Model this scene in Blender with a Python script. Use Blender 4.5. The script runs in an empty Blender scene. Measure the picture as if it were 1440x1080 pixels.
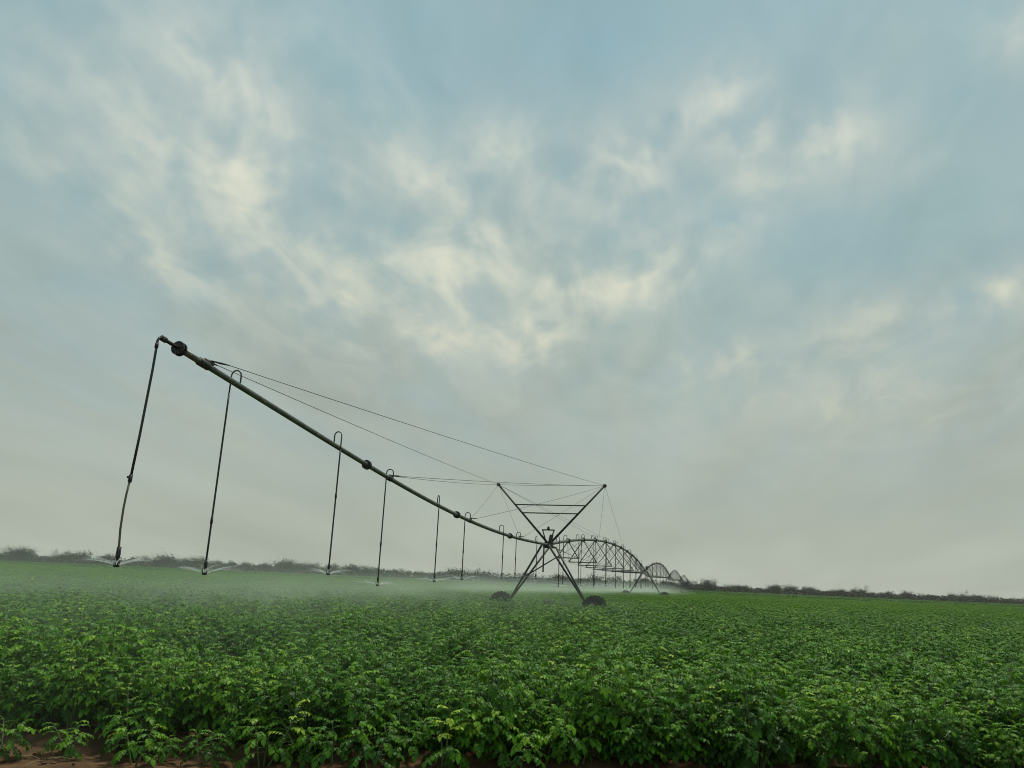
import bpy, math, random
import numpy as np
from mathutils import Vector, Matrix, noise as mnoise
R = math.radians
random.seed(7)
sc = bpy.context.scene
COL = sc.collection

# ------------------------------------------------------------------ camera
EYE = 1.7
PITCH, ROLL = math.atan(276.7/1080), math.atan(.043)
cam_d = bpy.data.cameras.new('camera'); cam_d.sensor_width = 36; cam_d.lens = 27
cam_d.clip_start = .1; cam_d.clip_end = 6000
cam = bpy.data.objects.new('camera', cam_d); COL.objects.link(cam); sc.camera = cam
fw = Vector((0, math.cos(PITCH), math.sin(PITCH))); up0 = Vector((0, -math.sin(PITCH), math.cos(PITCH))); rt0 = Vector((1, 0, 0))
rt = rt0*math.cos(ROLL) + up0*math.sin(ROLL); up = up0*math.cos(ROLL) - rt0*math.sin(ROLL)
m = Matrix((rt, up, -fw)).transposed().to_4x4(); m.translation = (0, 0, EYE); cam.matrix_world = m

# ------------------------------------------------------------------ render settings
sc.view_settings.view_transform = 'Standard'; sc.view_settings.look = 'None'
sc.view_settings.exposure = .06; sc.view_settings.gamma = 1; sc.view_settings.use_curve_mapping = False
sc.render.engine = 'CYCLES'
sc.cycles.use_denoising = True; sc.cycles.filter_width = 1.0
sc.cycles.max_bounces = 8; sc.cycles.diffuse_bounces = 3; sc.cycles.glossy_bounces = 2
sc.cycles.transmission_bounces = 4; sc.cycles.transparent_max_bounces = 16; sc.cycles.volume_bounces = 2

# ------------------------------------------------------------------ node helpers
class NT:
    def __init__(s, tree): s.t = tree; s.n = tree.nodes; s.l = tree.links
    def node(s, typ, **kw):
        n = s.n.new(typ)
        for k, v in kw.items(): setattr(n, k, v)
        return n
    def put(s, sock, v):
        if isinstance(v, bpy.types.NodeSocket): s.l.new(v, sock)
        elif v is not None: sock.default_value = v
    def math(s, op, a, b=None, c=None, clamp=False):
        n = s.node('ShaderNodeMath', operation=op, use_clamp=clamp)
        for i, v in enumerate((a, b, c)): s.put(n.inputs[i], v)
        return n.outputs[0]
    def vmath(s, op, a, b=None):
        n = s.node('ShaderNodeVectorMath', operation=op)
        s.put(n.inputs[0], a); s.put(n.inputs[1], b)
        return n.outputs['Value'] if op in ('LENGTH', 'DOT_PRODUCT') else n.outputs[0]
    def mix(s, f, a, b, mode='MIX'):
        n = s.node('ShaderNodeMix', data_type='RGBA', blend_type=mode)
        s.put(n.inputs[0], f); s.put(n.inputs[6], a); s.put(n.inputs[7], b)
        return n.outputs[2]
    def noise(s, vec, scale, detail=4, rough=.5, dist=0, dim='3D'):
        n = s.node('ShaderNodeTexNoise', noise_dimensions=dim)
        if vec is not None: s.l.new(vec, n.inputs['Vector'])
        n.inputs['Scale'].default_value = scale; n.inputs['Detail'].default_value = detail
        n.inputs['Roughness'].default_value = rough; n.inputs['Distortion'].default_value = dist
        return n
    def ramp(s, f, stops):
        n = s.node('ShaderNodeValToRGB'); s.put(n.inputs[0], f); e = n.color_ramp.elements
        while len(e) < len(stops): e.new(.5)
        for el, (p, c) in zip(e, stops): el.position = p; el.color = (*c, 1)
        return n.outputs[0]
    def maprange(s, v, a, b, c=0., d=1., smooth=True):
        n = s.node('ShaderNodeMapRange', interpolation_type='SMOOTHSTEP' if smooth else 'LINEAR')
        s.put(n.inputs[0], v)
        for i, x in enumerate((a, b, c, d)): n.inputs[i+1].default_value = x
        return n.outputs[0]

# ------------------------------------------------------------------ sky
SUN_AZ, SUN_EL = R(30), R(73)          # azimuth from +Y towards +X
WS = .1                                # background strength
world = bpy.data.worlds.new('World'); sc.world = world; world.use_nodes = True
w = NT(world.node_tree); w.n.clear()
out = w.node('ShaderNodeOutputWorld'); bg = w.node('ShaderNodeBackground'); bg.inputs[1].default_value = WS
w.l.new(bg.outputs[0], out.inputs[0])
sky = w.node('ShaderNodeTexSky', sky_type='NISHITA', sun_disc=False)
sky.sun_elevation = SUN_EL; sky.sun_rotation = SUN_AZ; sky.dust_density = 2.5; sky.air_density = 1.2
tc = w.node('ShaderNodeTexCoord'); dirv = tc.outputs['Generated']
# rotate nothing: Generated on the world is the view direction
sep = w.node('ShaderNodeSeparateXYZ'); w.l.new(dirv, sep.inputs[0])
dz = w.math('MAXIMUM', sep.outputs[2], 0.0)
den = w.math('ADD', dz, .16)
comb = w.node('ShaderNodeCombineXYZ')
w.put(comb.inputs[0], w.math('DIVIDE', sep.outputs[0], den)); w.put(comb.inputs[1], w.math('DIVIDE', sep.outputs[1], den))
layer = comb.outputs[0]                # point on the flat cloud layer overhead
# slanted streaks: the cloud bands run from upper left to lower right
mr = w.node('ShaderNodeMapping'); w.l.new(layer, mr.inputs[0]); mr.inputs['Rotation'].default_value = (0, 0, R(-80))
mp = w.node('ShaderNodeMapping'); w.l.new(mr.outputs[0], mp.inputs[0]); mp.inputs['Scale'].default_value = (.5, 1.5, 1)
n_big = w.noise(mp.outputs[0], 1.0, 3, .45, .2).outputs[0]
n_mid = w.noise(mp.outputs[0], 2.3, 3.5, .45, .2).outputs[0]
n_fin = w.noise(mp.outputs[0], 5.5, 3, .45, .2).outputs[0]
mw = w.node('ShaderNodeMapping'); w.l.new(mr.outputs[0], mw.inputs[0]); mw.inputs['Scale'].default_value = (.70, 1.25, 1)
n_wisp = w.noise(mw.outputs[0], 4.2, 7, .56, .8).outputs[0]
az = w.math('MULTIPLY', w.math('ARCTAN2', sep.outputs[0], sep.outputs[1]), 180/math.pi)
el = w.math('MULTIPLY', w.math('ARCSINE', sep.outputs[2]), 180/math.pi)
ae = w.node('ShaderNodeCombineXYZ'); w.put(ae.inputs[0], az); w.put(ae.inputs[1], el)
wn = w.noise(ae.outputs[0], .13, 2.5, .5, .2)
wn2 = w.noise(ae.outputs[0], .5, 2.5, .5, 0)
warp = w.vmath('SUBTRACT', wn.outputs['Color'], (.5, .5, .5))
warp2 = w.vmath('SUBTRACT', wn2.outputs['Color'], (.5, .5, .5))
def vscale(v, f):
    n = w.node('ShaderNodeVectorMath', operation='SCALE'); w.put(n.inputs[0], v); n.inputs['Scale'].default_value = f; return n.outputs[0]
aew = w.vmath('ADD', w.vmath('ADD', ae.outputs[0], vscale(warp, 2.6)), vscale(warp2, .7))
PUFFS = [(-22.72, 32.26, 7.22, 2.07, -23.76, 0.9), (-32.34, 24.04, 3.33, 1.09, -21.54, 0.55), (-9.4, 29.48, 6.15, 1.55, -47.84, 0.85), (-21.05, 25.04, 4.9, 1.61, -26.39, 0.6), (-2.01, 31.05, 4.6, 2.2, -24.17, .95), (8.03, 30.2, 5.6, 2.6, 34.32, 0.95), (17.42, 32.21, 2.2, 2.7, -6.05, 1.4), (24.72, 30.77, 4.9, 2.4, -19.85, 1.1), (-2.26, 25.54, 4.43, 1.82, -31.56, 0.75), (4.18, 22.14, 7.34, 1.25, -6.59, 0.9), (12.25, 23.43, 5.6, 1.9, 14.57, 1.15), (-27.33, 19.89, 3.38, 1.33, -9.01, 0.5), (-16.77, 20.25, 11.41, 3.55, -3.72, 0.42), (36.97, 33.92, 1.68, 1.48, -17.02, 1.0), (30.22, 18.91, 2.9, 0.95, 11.98, 1.1), (34.78, 19.14, 2.6, 0.9, 1.88, 1.1), (24.69, 16.93, 1.58, 1.36, -4.76, 0.5), (1.78, 18.15, 2.5, 1.58, 1.78, 0.6), (15.07, 16.98, 3.6, 1.1, -6.83, 0.85), (-4.03, 17.45, 8.28, 1.27, -9.91, 0.6), (31.89, 12.41, 7.6, 1.9, 4.43, 0.55), (23.0, 12.15, 5.57, 2.05, 2.87, 0.45), (-28.85, 34.64, 7.98, 2.63, -2.73, 0.4), (-17.58, 38.0, 6.66, 1.8, -4.73, 0.4), (32.7, 35.54, 7.89, 2.37, -19.09, 0.35), (-34.73, 27.34, 3.38, 0.88, -26.51, 0.55), (-32.73, 30.4, 6.31, 3.55, -11.65, 0.3), (-7.34, 24.41, 7.27, 3.11, -13.25, 0.4), (-22.41, 27.18, 2.85, 1.01, -35.28, 0.5)]
GAPS = [(3.68, 37.96, 18.42, 4.24, -0.06, 0.9), (-7.75, 35.37, 8.77, 3.34, -10.06, 0.6), (-29.03, 17.86, 6.54, 1.31, 8.6, 0.8), (-23.21, 19.23, 1.64, 1.17, 10.05, 0.9), (-17.69, 24.24, 1.37, 1.28, 9.07, 0.6), (21.52, 24.39, 13.16, 3.36, -10.88, 0.6), (-37.91, 29.43, 1.21, 2.39, 20.82, 0.9), (28.56, 32.29, 7.21, 2.15, -11.68, 0.4), (18.52, 26.39, 8.43, 1.45, -5.39, 0.5)]
def puff_sum(lst, grow):
    acc = None
    for (a, e, la, lb, ang, wt) in lst:      # soft elliptical cloud banks at fixed bearings (degrees)
        k = w.node('ShaderNodeMapping', vector_type='TEXTURE'); w.l.new(aew, k.inputs[0])
        k.inputs['Location'].default_value = (a, e, 0); k.inputs['Rotation'].default_value = (0, 0, R(ang)); k.inputs['Scale'].default_value = (la*grow, lb*grow, 1)
        g = w.node('ShaderNodeTexGradient', gradient_type='QUADRATIC_SPHERE'); w.l.new(k.outputs[0], g.inputs[0])
        acc = w.math('MULTIPLY_ADD', g.outputs['Fac'], wt, acc if acc is not None else 0.)
    return acc
puffs = puff_sum(PUFFS + [(-24, 28, 18, 9, -20, .62), (-12, 20, 18, 7, -10, .30), (2, 18, 20, 5, -6, .35), (27, 13, 15, 4, 3, .35), (19, 30, 16, 6, -6, .42), (31, 19, 9, 3, 8, .45), (-3, 34, 15, 5, -20, .25)], 2.75)
gaps = puff_sum(GAPS, 1.6)
low = w.maprange(el, 3., 15.)          # the murk near the horizon swallows the cloud shapes
# general cloudiness that goes on all over the sky
gen = w.maprange(n_big, .42, .70)
gen2 = w.maprange(n_mid, .40, .72)
detail = w.math('MULTIPLY_ADD', w.math('ADD', n_mid, n_fin), .85, .15)
detail = w.math('MULTIPLY', detail, w.maprange(n_wisp, .30, .70, .66, 1.32))
bright = w.math('MULTIPLY', w.math('MULTIPLY', puffs, .50), detail)
bright = w.math('ADD', bright, w.math('MULTIPLY', w.math('MULTIPLY', gen, gen2), .26))
bright = w.math('MULTIPLY', bright, w.math('MULTIPLY_ADD', low, .8, .2), clamp=True)
k = 1.24/WS
def c3(r, g, b): return (r*k, g*k, b*k, 1)
t = w.maprange(el, 0, 60, 0, 1, smooth=False)
base = w.ramp(t, [(0, (.318, .345, .294)), (.2, (.292, .332, .296)), (.38, (.232, .332, .338)), (.66, (.222, .336, .368)), (1, (.22, .33, .365))])
base = vscale(base, k)
shade = w.math('MULTIPLY_ADD', w.math('SUBTRACT', n_big, .5), .40, 1.03)
shade = w.math('ADD', shade, w.math('MULTIPLY', w.math('MULTIPLY', w.math('SUBTRACT', n_wisp, .5), .35), low))
base = w.mix(1., base, shade, 'MULTIPLY')
grey = w.mix(w.maprange(n_mid, .35, .65), base, c3(.250, .350, .378))
base = w.mix(w.math('MULTIPLY', low, .55), base, grey)
skyb = w.mix(.88, sky.outputs[0], c3(.180, .345, .405))
gapf = w.math('MULTIPLY', w.math('MULTIPLY', gaps, .62), w.math('SUBTRACT', 1., w.math('MULTIPLY', gen2, .5)), clamp=True)
base = w.mix(w.math('MINIMUM', gapf, .8), base, skyb)
cl = w.ramp(w.maprange(el, 8, 45, 0, 1, smooth=False), [(0, (.47, .47, .37)), (.4, (.54, .55, .45)), (1, (.53, .56, .52))])
cl = w.mix(w.maprange(bright, .1, .95), w.ramp(w.maprange(el, 8, 45, 0, 1, smooth=False), [(0, (.39, .41, .34)), (1, (.41, .47, .465))]), cl)
cl = vscale(cl, k)
final = w.mix(bright, base, cl)
w.l.new(final, bg.inputs[0])

# ------------------------------------------------------------------ sun (behind thin cloud)
sl = bpy.data.lights.new('sun', 'SUN'); sl.energy = 3.2; sl.angle = R(9); sl.color = (1, .93, .78)
so = bpy.data.objects.new('sun', sl); COL.objects.link(so)
sd = Vector((math.sin(SUN_AZ)*math.cos(SUN_EL), math.cos(SUN_AZ)*math.cos(SUN_EL), math.sin(SUN_EL)))
so.rotation_euler = sd.to_track_quat('Z', 'Y').to_euler(); so.location = sd*300

# ------------------------------------------------------------------ materials
def new_mat(name):
    mt = bpy.data.materials.new(name); mt.use_nodes = True
    t = NT(mt.node_tree); t.n.clear()
    o = t.node('ShaderNodeOutputMaterial')
    return mt, t, o
def simple(name, ca, cb, rough, metal=0., scale=6., bump=0., coord='Object', spec=.5):
    mt, t, o = new_mat(name); p = t.node('ShaderNodeBsdfPrincipled')
    c = t.node('ShaderNodeTexCoord'); n = t.noise(c.outputs[coord], scale, 6, .6)
    t.put(p.inputs['Base Color'], t.ramp(n.outputs[0], [(.3, ca), (.7, cb)]))
    p.inputs['Roughness'].default_value = rough; p.inputs['Metallic'].default_value = metal; p.inputs['Specular IOR Level'].default_value = spec
    if bump:
        b = t.node('ShaderNodeBump'); b.inputs['Strength'].default_value = bump; t.put(b.inputs['Height'], n.outputs[0]); t.l.new(b.outputs[0], p.inputs['Normal'])
    t.l.new(p.outputs[0], o.inputs[0])
    return mt
def leaf_mat(name, stops, trans=.3, rough=.5, spec=.3, objvar=.25):
    """foliage: colour runs along 'tint' (0 dark, old leaves and painted-in canopy shade .. 1 young and pale), varies plant by plant"""
    mt, t, o = new_mat(name)
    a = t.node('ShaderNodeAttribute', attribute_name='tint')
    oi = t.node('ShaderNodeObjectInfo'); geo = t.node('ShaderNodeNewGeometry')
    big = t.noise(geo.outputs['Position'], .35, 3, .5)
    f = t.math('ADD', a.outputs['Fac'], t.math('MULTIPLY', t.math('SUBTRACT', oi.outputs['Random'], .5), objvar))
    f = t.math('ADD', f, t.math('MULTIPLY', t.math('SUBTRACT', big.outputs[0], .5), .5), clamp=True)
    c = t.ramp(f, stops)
    sm = t.noise(geo.outputs['Position'], 60, 3, .6)
    c = t.mix(1., c, t.ramp(sm.outputs[0], [(.3, (.78, .78, .78)), (.7, (1.12, 1.12, 1.12))]), 'MULTIPLY')
    p = t.node('ShaderNodeBsdfPrincipled'); t.put(p.inputs['Base Color'], c)
    p.inputs['Roughness'].default_value = rough; p.inputs['Specular IOR Level'].default_value = spec
    tr = t.node('ShaderNodeBsdfTranslucent'); t.put(tr.inputs[0], t.mix(1., c, (1.25, 1.35, .5, 1), 'MULTIPLY'))
    mx = t.node('ShaderNodeMixShader'); mx.inputs[0].default_value = trans
    t.l.new(p.outputs[0], mx.inputs[1]); t.l.new(tr.outputs[0], mx.inputs[2]); t.l.new(mx.outputs[0], o.inputs[0])
    return mt
M = {}
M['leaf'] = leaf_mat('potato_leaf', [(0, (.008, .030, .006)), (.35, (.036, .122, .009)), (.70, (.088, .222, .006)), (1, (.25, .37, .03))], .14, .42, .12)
M['stem'] = simple('potato_stem', (.07, .12, .03), (.12, .17, .05), .6, scale=20)
M['tree_leaf'] = leaf_mat('tree_leaf', [(0, (.010, .014, .010)), (.5, (.018, .023, .015)), (1, (.032, .036, .022))], .15, .7, .15, .5)
M['tree_dry'] = leaf_mat('tree_dry_leaf', [(0, (.030, .026, .024)), (.5, (.05, .041, .036)), (1, (.06, .056, .038))], .15, .7, .15, .5)
M['bark'] = simple('bark', (.05, .042, .035), (.10, .085, .07), .9, scale=4)
M['soil'] = simple('soil', (.050, .029, .016), (.125, .074, .038), .95, scale=5, bump=.6, spec=.1)
M['steel'] = simple('galvanised_steel', (.10, .105, .095), (.20, .205, .185), .5, .55, scale=5)
M['frame'] = simple('weathered_frame_steel', (.035, .038, .036), (.075, .078, .070), .6, .4, scale=3)
M['dark'] = simple('dark_iron', (.025, .025, .026), (.055, .05, .045), .6, .3, scale=12)
M['hose'] = simple('black_hose', (.012, .013, .013), (.028, .028, .026), .45, scale=10)
M['hose_old'] = simple('sun_bleached_hose', (.10, .09, .055), (.20, .18, .11), .6, scale=8)
M['rubber'] = simple('tyre_rubber', (.007, .007, .008), (.018, .016, .014), .9, scale=9, bump=.2, spec=.1)
M['cable'] = simple('steel_cable', (.07, .075, .07), (.12, .12, .11), .5, .5, scale=15)
M['straw'] = simple('dry_straw', (.22, .17, .09), (.36, .29, .16), .9, scale=2)
M['grass'] = simple('dry_grass', (.16, .17, .07), (.32, .28, .13), .95, scale=.15)
def mat_spray():
    mt, t, o = new_mat('spray_water'); p = t.node('ShaderNodeBsdfPrincipled')
    p.inputs['Base Color'].default_value = (.9, .93, .94, 1); p.inputs['Roughness'].default_value = .25
    tr = t.node('ShaderNodeBsdfTranslucent'); tr.inputs[0].default_value = (.9, .94, .95, 1)
    a = t.node('ShaderNodeMixShader'); a.inputs[0].default_value = .5; t.l.new(p.outputs[0], a.inputs[1]); t.l.new(tr.outputs[0], a.inputs[2])
    tp = t.node('ShaderNodeBsdfTransparent'); at = t.node('ShaderNodeAttribute', attribute_name='tint')
    b = t.node('ShaderNodeMixShader'); t.put(b.inputs[0], at.outputs['Fac'])
    t.l.new(tp.outputs[0], b.inputs[1]); t.l.new(a.outputs[0], b.inputs[2]); t.l.new(b.outputs[0], o.inputs[0])
    return mt
M['spray'] = mat_spray()
def vol_mat(name, col, dens, aniso):
    mt, t, o = new_mat(name); v = t.node('ShaderNodeVolumePrincipled')
    v.inputs['Color'].default_value = (*col, 1); v.inputs['Density'].default_value = dens; v.inputs['Anisotropy'].default_value = aniso
    t.l.new(v.outputs[0], o.inputs['Volume']); return mt

def mist_mat(dims, dens):
    mt, t, o = new_mat('spray_mist'); v = t.node('ShaderNodeVolumePrincipled')
    c = t.node('ShaderNodeTexCoord'); q = t.vmath('DIVIDE', c.outputs['Object'], dims)
    fall = t.math('SUBTRACT', 1., t.vmath('LENGTH', q), clamp=True)
    n = t.noise(c.outputs['Object'], .22, 3, .5)
    d = t.math('MULTIPLY', t.math('MULTIPLY', t.math('POWER', fall, 1.3), dens), t.maprange(n.outputs[0], .3, .7, .35, 1.65))
    v.inputs['Color'].default_value = (.86, .97, .88, 1); t.put(v.inputs['Density'], d); v.inputs['Anisotropy'].default_value = .3
    t.l.new(v.outputs[0], o.inputs['Volume']); return mt

# ------------------------------------------------------------------ mesh helpers
class MB:
    def __init__(s): s.v = []; s.f = []; s.tint = []; s.mi = []; s.cm = 0
    def add(s, vs, fs, tint=.5):
        b = len(s.v); s.v += [tuple(x) for x in vs]; s.f += [tuple(i+b for i in f) for f in fs]
        s.tint += [tint]*len(vs) if not isinstance(tint, (list, tuple)) else list(tint); s.mi += [s.cm]*len(fs)
    def box(s, c, sz, rot=None):
        hx, hy, hz = sz[0]/2, sz[1]/2, sz[2]/2; c = Vector(c)
        P = [Vector((x, y, z)) for x in (-hx, hx) for y in (-hy, hy) for z in (-hz, hz)]
        if rot is not None: P = [rot @ p for p in P]
        s.add([c+p for p in P], [(0, 1, 3, 2), (4, 6, 7, 5), (0, 4, 5, 1), (2, 3, 7, 6), (0, 2, 6, 4), (1, 5, 7, 3)])
    def tube(s, pts, rad, n=8, caps=True, tint=.5):
        pts = [Vector(p) for p in pts]; N = len(pts)
        rad = rad if isinstance(rad, (list, tuple)) else [rad]*N
        tl = tint if isinstance(tint, (list, tuple)) else [tint]*N
        vs, fs, tt = [], [], []; ref = None
        for i, p in enumerate(pts):
            d = (pts[min(i+1, N-1)]-pts[max(i-1, 0)]).normalized()
            if ref is None: ref = d.orthogonal().normalized()
            ref = (ref - d*ref.dot(d))
            ref = ref.normalized() if ref.length > 1e-6 else d.orthogonal().normalized()
            b = d.cross(ref)
            for j in range(n):
                a = 2*math.pi*j/n
                vs.append(p + (ref*math.cos(a)+b*math.sin(a))*rad[i]); tt.append(tl[i])
        for i in range(N-1):
            for j in range(n):
                fs.append((i*n+j, i*n+(j+1) % n, (i+1)*n+(j+1) % n, (i+1)*n+j))
        if caps: fs.append(tuple(range(n))[::-1]); fs.append(tuple(range((N-1)*n, N*n)))
        s.add(vs, fs, tt)
    def disc(s, c, axis, r, th, n=16):
        a = Vector(axis).normalized()*th/2; c = Vector(c); s.tube([c-a, c+a], r, n)
    def mesh(s, name, mats, smooth=False):
        me = bpy.data.meshes.new(name); me.from_pydata(s.v, [], s.f)
        for x in (mats if isinstance(mats, (list, tuple)) else [mats]): me.materials.append(x)
        me.polygons.foreach_set('material_index', s.mi)
        at = me.attributes.new('tint', 'FLOAT', 'POINT'); at.data.foreach_set('value', s.tint)
        if smooth: me.polygons.foreach_set('use_smooth', [True]*len(s.f))
        me.update(); return me
def link(name, me, parent=None, loc=None, rotz=None, scale=None):
    o = bpy.data.objects.new(name, me); COL.objects.link(o)
    if parent is not None: o.parent = parent
    if loc is not None: o.location = loc
    if rotz is not None: o.rotation_euler = (0, 0, rotz)
    if scale is not None: o.scale = scale
    return o
def tag(o, label=None, cat=None, group=None, kind=None):
    for k_, v_ in (('label', label), ('category', cat), ('group', group), ('kind', kind)):
        if v_: o[k_] = v_
    return o
def lerp(a, b, t): return a+(b-a)*t
def pw(x, xs, ys): return float(np.interp(x, xs, ys))

# ------------------------------------------------------------------ ground
FIELD_END = 410.
g = MB(); g.add([(-1400, -1400, -.03), (1400, -1400, -.03), (1400, 1400, -.03), (-1400, 1400, -.03)], [(0, 1, 2, 3)])
tag(link('ground', g.mesh('ground', M['soil'])), kind='structure')
g = MB(); g.add([(-900, FIELD_END-4, .35), (900, FIELD_END-4, .35), (900, FIELD_END+140, .5), (-900, FIELD_END+140, .5)], [(0, 1, 2, 3)])
tag(link('grass_verge', g.mesh('grass_verge', M['grass'])), kind='structure')
ROW0, SLOPE, ROWSP = 7.80, .0, .80      # first crop row, its slant and the row spacing
def bend(x): return max(0, min(3.8, -x-.6))*.085     # the rows swing away a little on the left
def row_y(x, r): return ROW0 + bend(x) + r*ROWSP
def soil_h(x, y):
    e = min(1, max(0, (9-abs(x))/1.5))*min(1, max(0, (y-3)/1.5))*min(1, max(0, (16-y)/1.5))
    d = (y-ROW0-bend(x))/ROWSP
    ridge = .12*(.5+.5*math.cos(2*math.pi*d)) if d > -.5 else 0
    nz = .05*mnoise.noise((x*1.3, y*1.3, 0)) + .03*mnoise.noise((x*4, y*4, 3)) + .018*mnoise.noise((x*11, y*11, 7))
    return -.06 + e*(.085 + ridge + nz)
g = MB(); NX, NY = 170, 130; vs = []
for j in range(NY+1):
    for i in range(NX+1):
        x, y = -9+18*i/NX, 3+13*j/NY; vs.append((x, y, soil_h(x, y)))
g.add(vs, [(j*(NX+1)+i, j*(NX+1)+i+1, (j+1)*(NX+1)+i+1, (j+1)*(NX+1)+i) for j in range(NY) for i in range(NX)])
tag(link('tilled_soil', g.mesh('tilled_soil', M['soil'], True)), kind='structure')
g = MB(); rs = random.Random(3)
for _ in range(1300):                     # crumbs and clods of earth on the headland
    x, y = rs.uniform(-8, 8), rs.uniform(5.5, 9.4); r = rs.uniform(.008, .05)*rs.uniform(.35, 1); z = soil_h(x, y)
    P = [Vector((math.cos(a)*math.cos(b), math.sin(a)*math.cos(b), math.sin(b)*.7))*r*rs.uniform(.7, 1.25) for b in (-.5, .5) for a in (0, 1.26, 2.5, 3.8, 5.0)]
    g.add([p+Vector((x, y, z+r*.3)) for p in P], [(0, 1, 6, 5), (1, 2, 7, 6), (2, 3, 8, 7), (3, 4, 9, 8), (4, 0, 5, 9), (5, 6, 7, 8, 9)])
tag(link('soil_clods', g.mesh('soil_clods', M['soil'])), 'brown clods and crumbs of earth on bare soil', 'soil', kind='stuff')
g = MB()
for _ in range(150):                     # dry stalks lying about
    x, y = rs.uniform(-6, 6), rs.uniform(6.5, 9.2); L = rs.uniform(.06, .28); a = rs.uniform(0, 6.28); z = soil_h(x, y)+.015
    p0 = Vector((x, y, z)); p1 = p0+Vector((math.cos(a)*L, math.sin(a)*L, rs.uniform(0, .06))); pm = (p0+p1)/2+Vector((0, 0, .015))
    g.tube([p0, pm, p1], [.003, .003, .0015], 4)
tag(link('dry_stalks', g.mesh('dry_stalks', M['straw'])), 'thin dry stalks scattered over the bare soil', 'straw', kind='stuff')

# ------------------------------------------------------------------ wording of labels: which landmark a plant or tree stands below or beside
LANDMARKS = [(-200, 'the left photo edge'), (167, 'the leftmost drop hose'), (289, 'the second drop hose'), (455, 'the third drop hose'), (535, 'the fourth drop hose'), (610, 'the fifth drop hose'),
             (703, 'the left tower wheel'), (833, 'the right tower wheel'), (905, 'the arched span'), (979, 'the bare spindly tree'), (1197, 'the thin leafless tree'), (1330, 'the last leafless tree')]
ORD = ['first', 'second', 'third', 'fourth', 'fifth', 'sixth', 'seventh', 'eighth', 'ninth', 'tenth', 'eleventh', 'twelfth', 'thirteenth', 'fourteenth', 'fifteenth', 'sixteenth', 'seventeenth', 'eighteenth', 'nineteenth', 'twentieth', 'twenty-first', 'twenty-second', 'twenty-third', 'twenty-fourth']
def bearing(x, y, z=.5):
    v = Vector((x, y, z-EYE)); return 720+1080*v.dot(rt)/v.dot(fw)
def wording(items, fmt):
    """items: (x, y, object) of one row; fmt takes (ordinal, landmark)"""
    cnt = {}
    for x_, y_, o_ in sorted(items, key=lambda q: bearing(q[0], q[1])):
        lm = [n_ for p_, n_ in LANDMARKS if p_ <= bearing(x_, y_)][-1] if bearing(x_, y_) >= -200 else LANDMARKS[0][1]
        k__ = cnt.get(lm, 0); cnt[lm] = k__+1
        o_['label'] = fmt % (ORD[min(k__, 23)], lm)

# ------------------------------------------------------------------ potato plants
def leaflet(mb, p, d, upv, L, W, fold, tint, lod):
    d = d.normalized(); side = d.cross(upv)
    side = side.normalized() if side.length > 1e-5 else d.orthogonal().normalized()
    nrm = side.cross(d)
    if lod == 0:
        droop = nrm*(-L*.16)
        b = p; c1 = p+d*L*.38; c2 = p+d*L*.72+droop*.45; tip = p+d*L+droop
        l1 = c1+side*W*.5+nrm*fold*W; r1 = c1-side*W*.5+nrm*fold*W
        l2 = c2+side*W*.36+nrm*fold*W*.6; r2 = c2-side*W*.36+nrm*fold*W*.6
        mb.add([b, l1, c1, r1, l2, c2, r2, tip], [(0, 2, 1), (0, 3, 2), (1, 2, 5, 4), (2, 3, 6, 5), (4, 5, 7), (5, 6, 7)], tint)
    else:
        c1 = p+d*L*.45; tip = p+d*L-nrm*L*.14
        mb.add([p, c1+side*W*.55+nrm*fold*W, tip, c1-side*W*.55+nrm*fold*W], [(0, 2, 1), (0, 3, 2)], tint)
def comp_leaf(mb, p, outd, elev, L, tint, rng, lod, pairs=3):
    """one pinnate potato leaf: arching rachis, pairs of leaflets and a larger end leaflet"""
    Z = Vector((0, 0, 1)); pts = []; q = Vector(p); steps = 5; a = elev; fall = rng.uniform(.95, 1.5)
    for i in range(steps+1):
        pts.append((q.copy(), a)); q = q+(outd*math.cos(a)+Z*math.sin(a))*(L/steps); a -= fall/steps
    side = outd.cross(Z).normalized()
    twist = rng.uniform(-.4, .4)
    if lod == 0:
        mb.cm = 1; mb.tube([pts[0][0], pts[2][0], pts[5][0]], [.0035, .003, .0018], 3, False, tint); mb.cm = 0
    for k_ in range(pairs):
        f = lerp(.28, .80, k_/(max(1, pairs-1))); i = f*steps; i0 = int(i); pp = pts[i0][0].lerp(pts[min(i0+1, steps)][0], i-i0); aa = pts[i0][1]
        dd = outd*math.cos(aa)+Z*math.sin(aa); nn = (-outd*math.sin(aa)+Z*math.cos(aa))
        nn = (nn+side*twist).normalized()
        sz = L*(.88 if lod == 0 else 1.)*lerp(.26, .36, k_/max(1, pairs-1))*rng.uniform(.85, 1.15)
        for s_ in (-1, 1):
            ld = (side*s_*1.0+dd*rng.uniform(.45, .8)-nn*rng.uniform(.1, .45))
            leaflet(mb, pp, ld, nn, sz, sz*.62, rng.uniform(.1, .28), tint+rng.uniform(-.08, .08), lod)
    pe, ae_ = pts[-1]; dd = outd*math.cos(ae_)+Z*math.sin(ae_); nn = (-outd*math.sin(ae_)+Z*math.cos(ae_)+side*twist).normalized()
    leaflet(mb, pts[-2][0].lerp(pe, .6), dd, nn, L*(.36 if lod == 0 else .42), L*(.24 if lod == 0 else .29), rng.uniform(.1, .25), tint+.05, lod)
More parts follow.
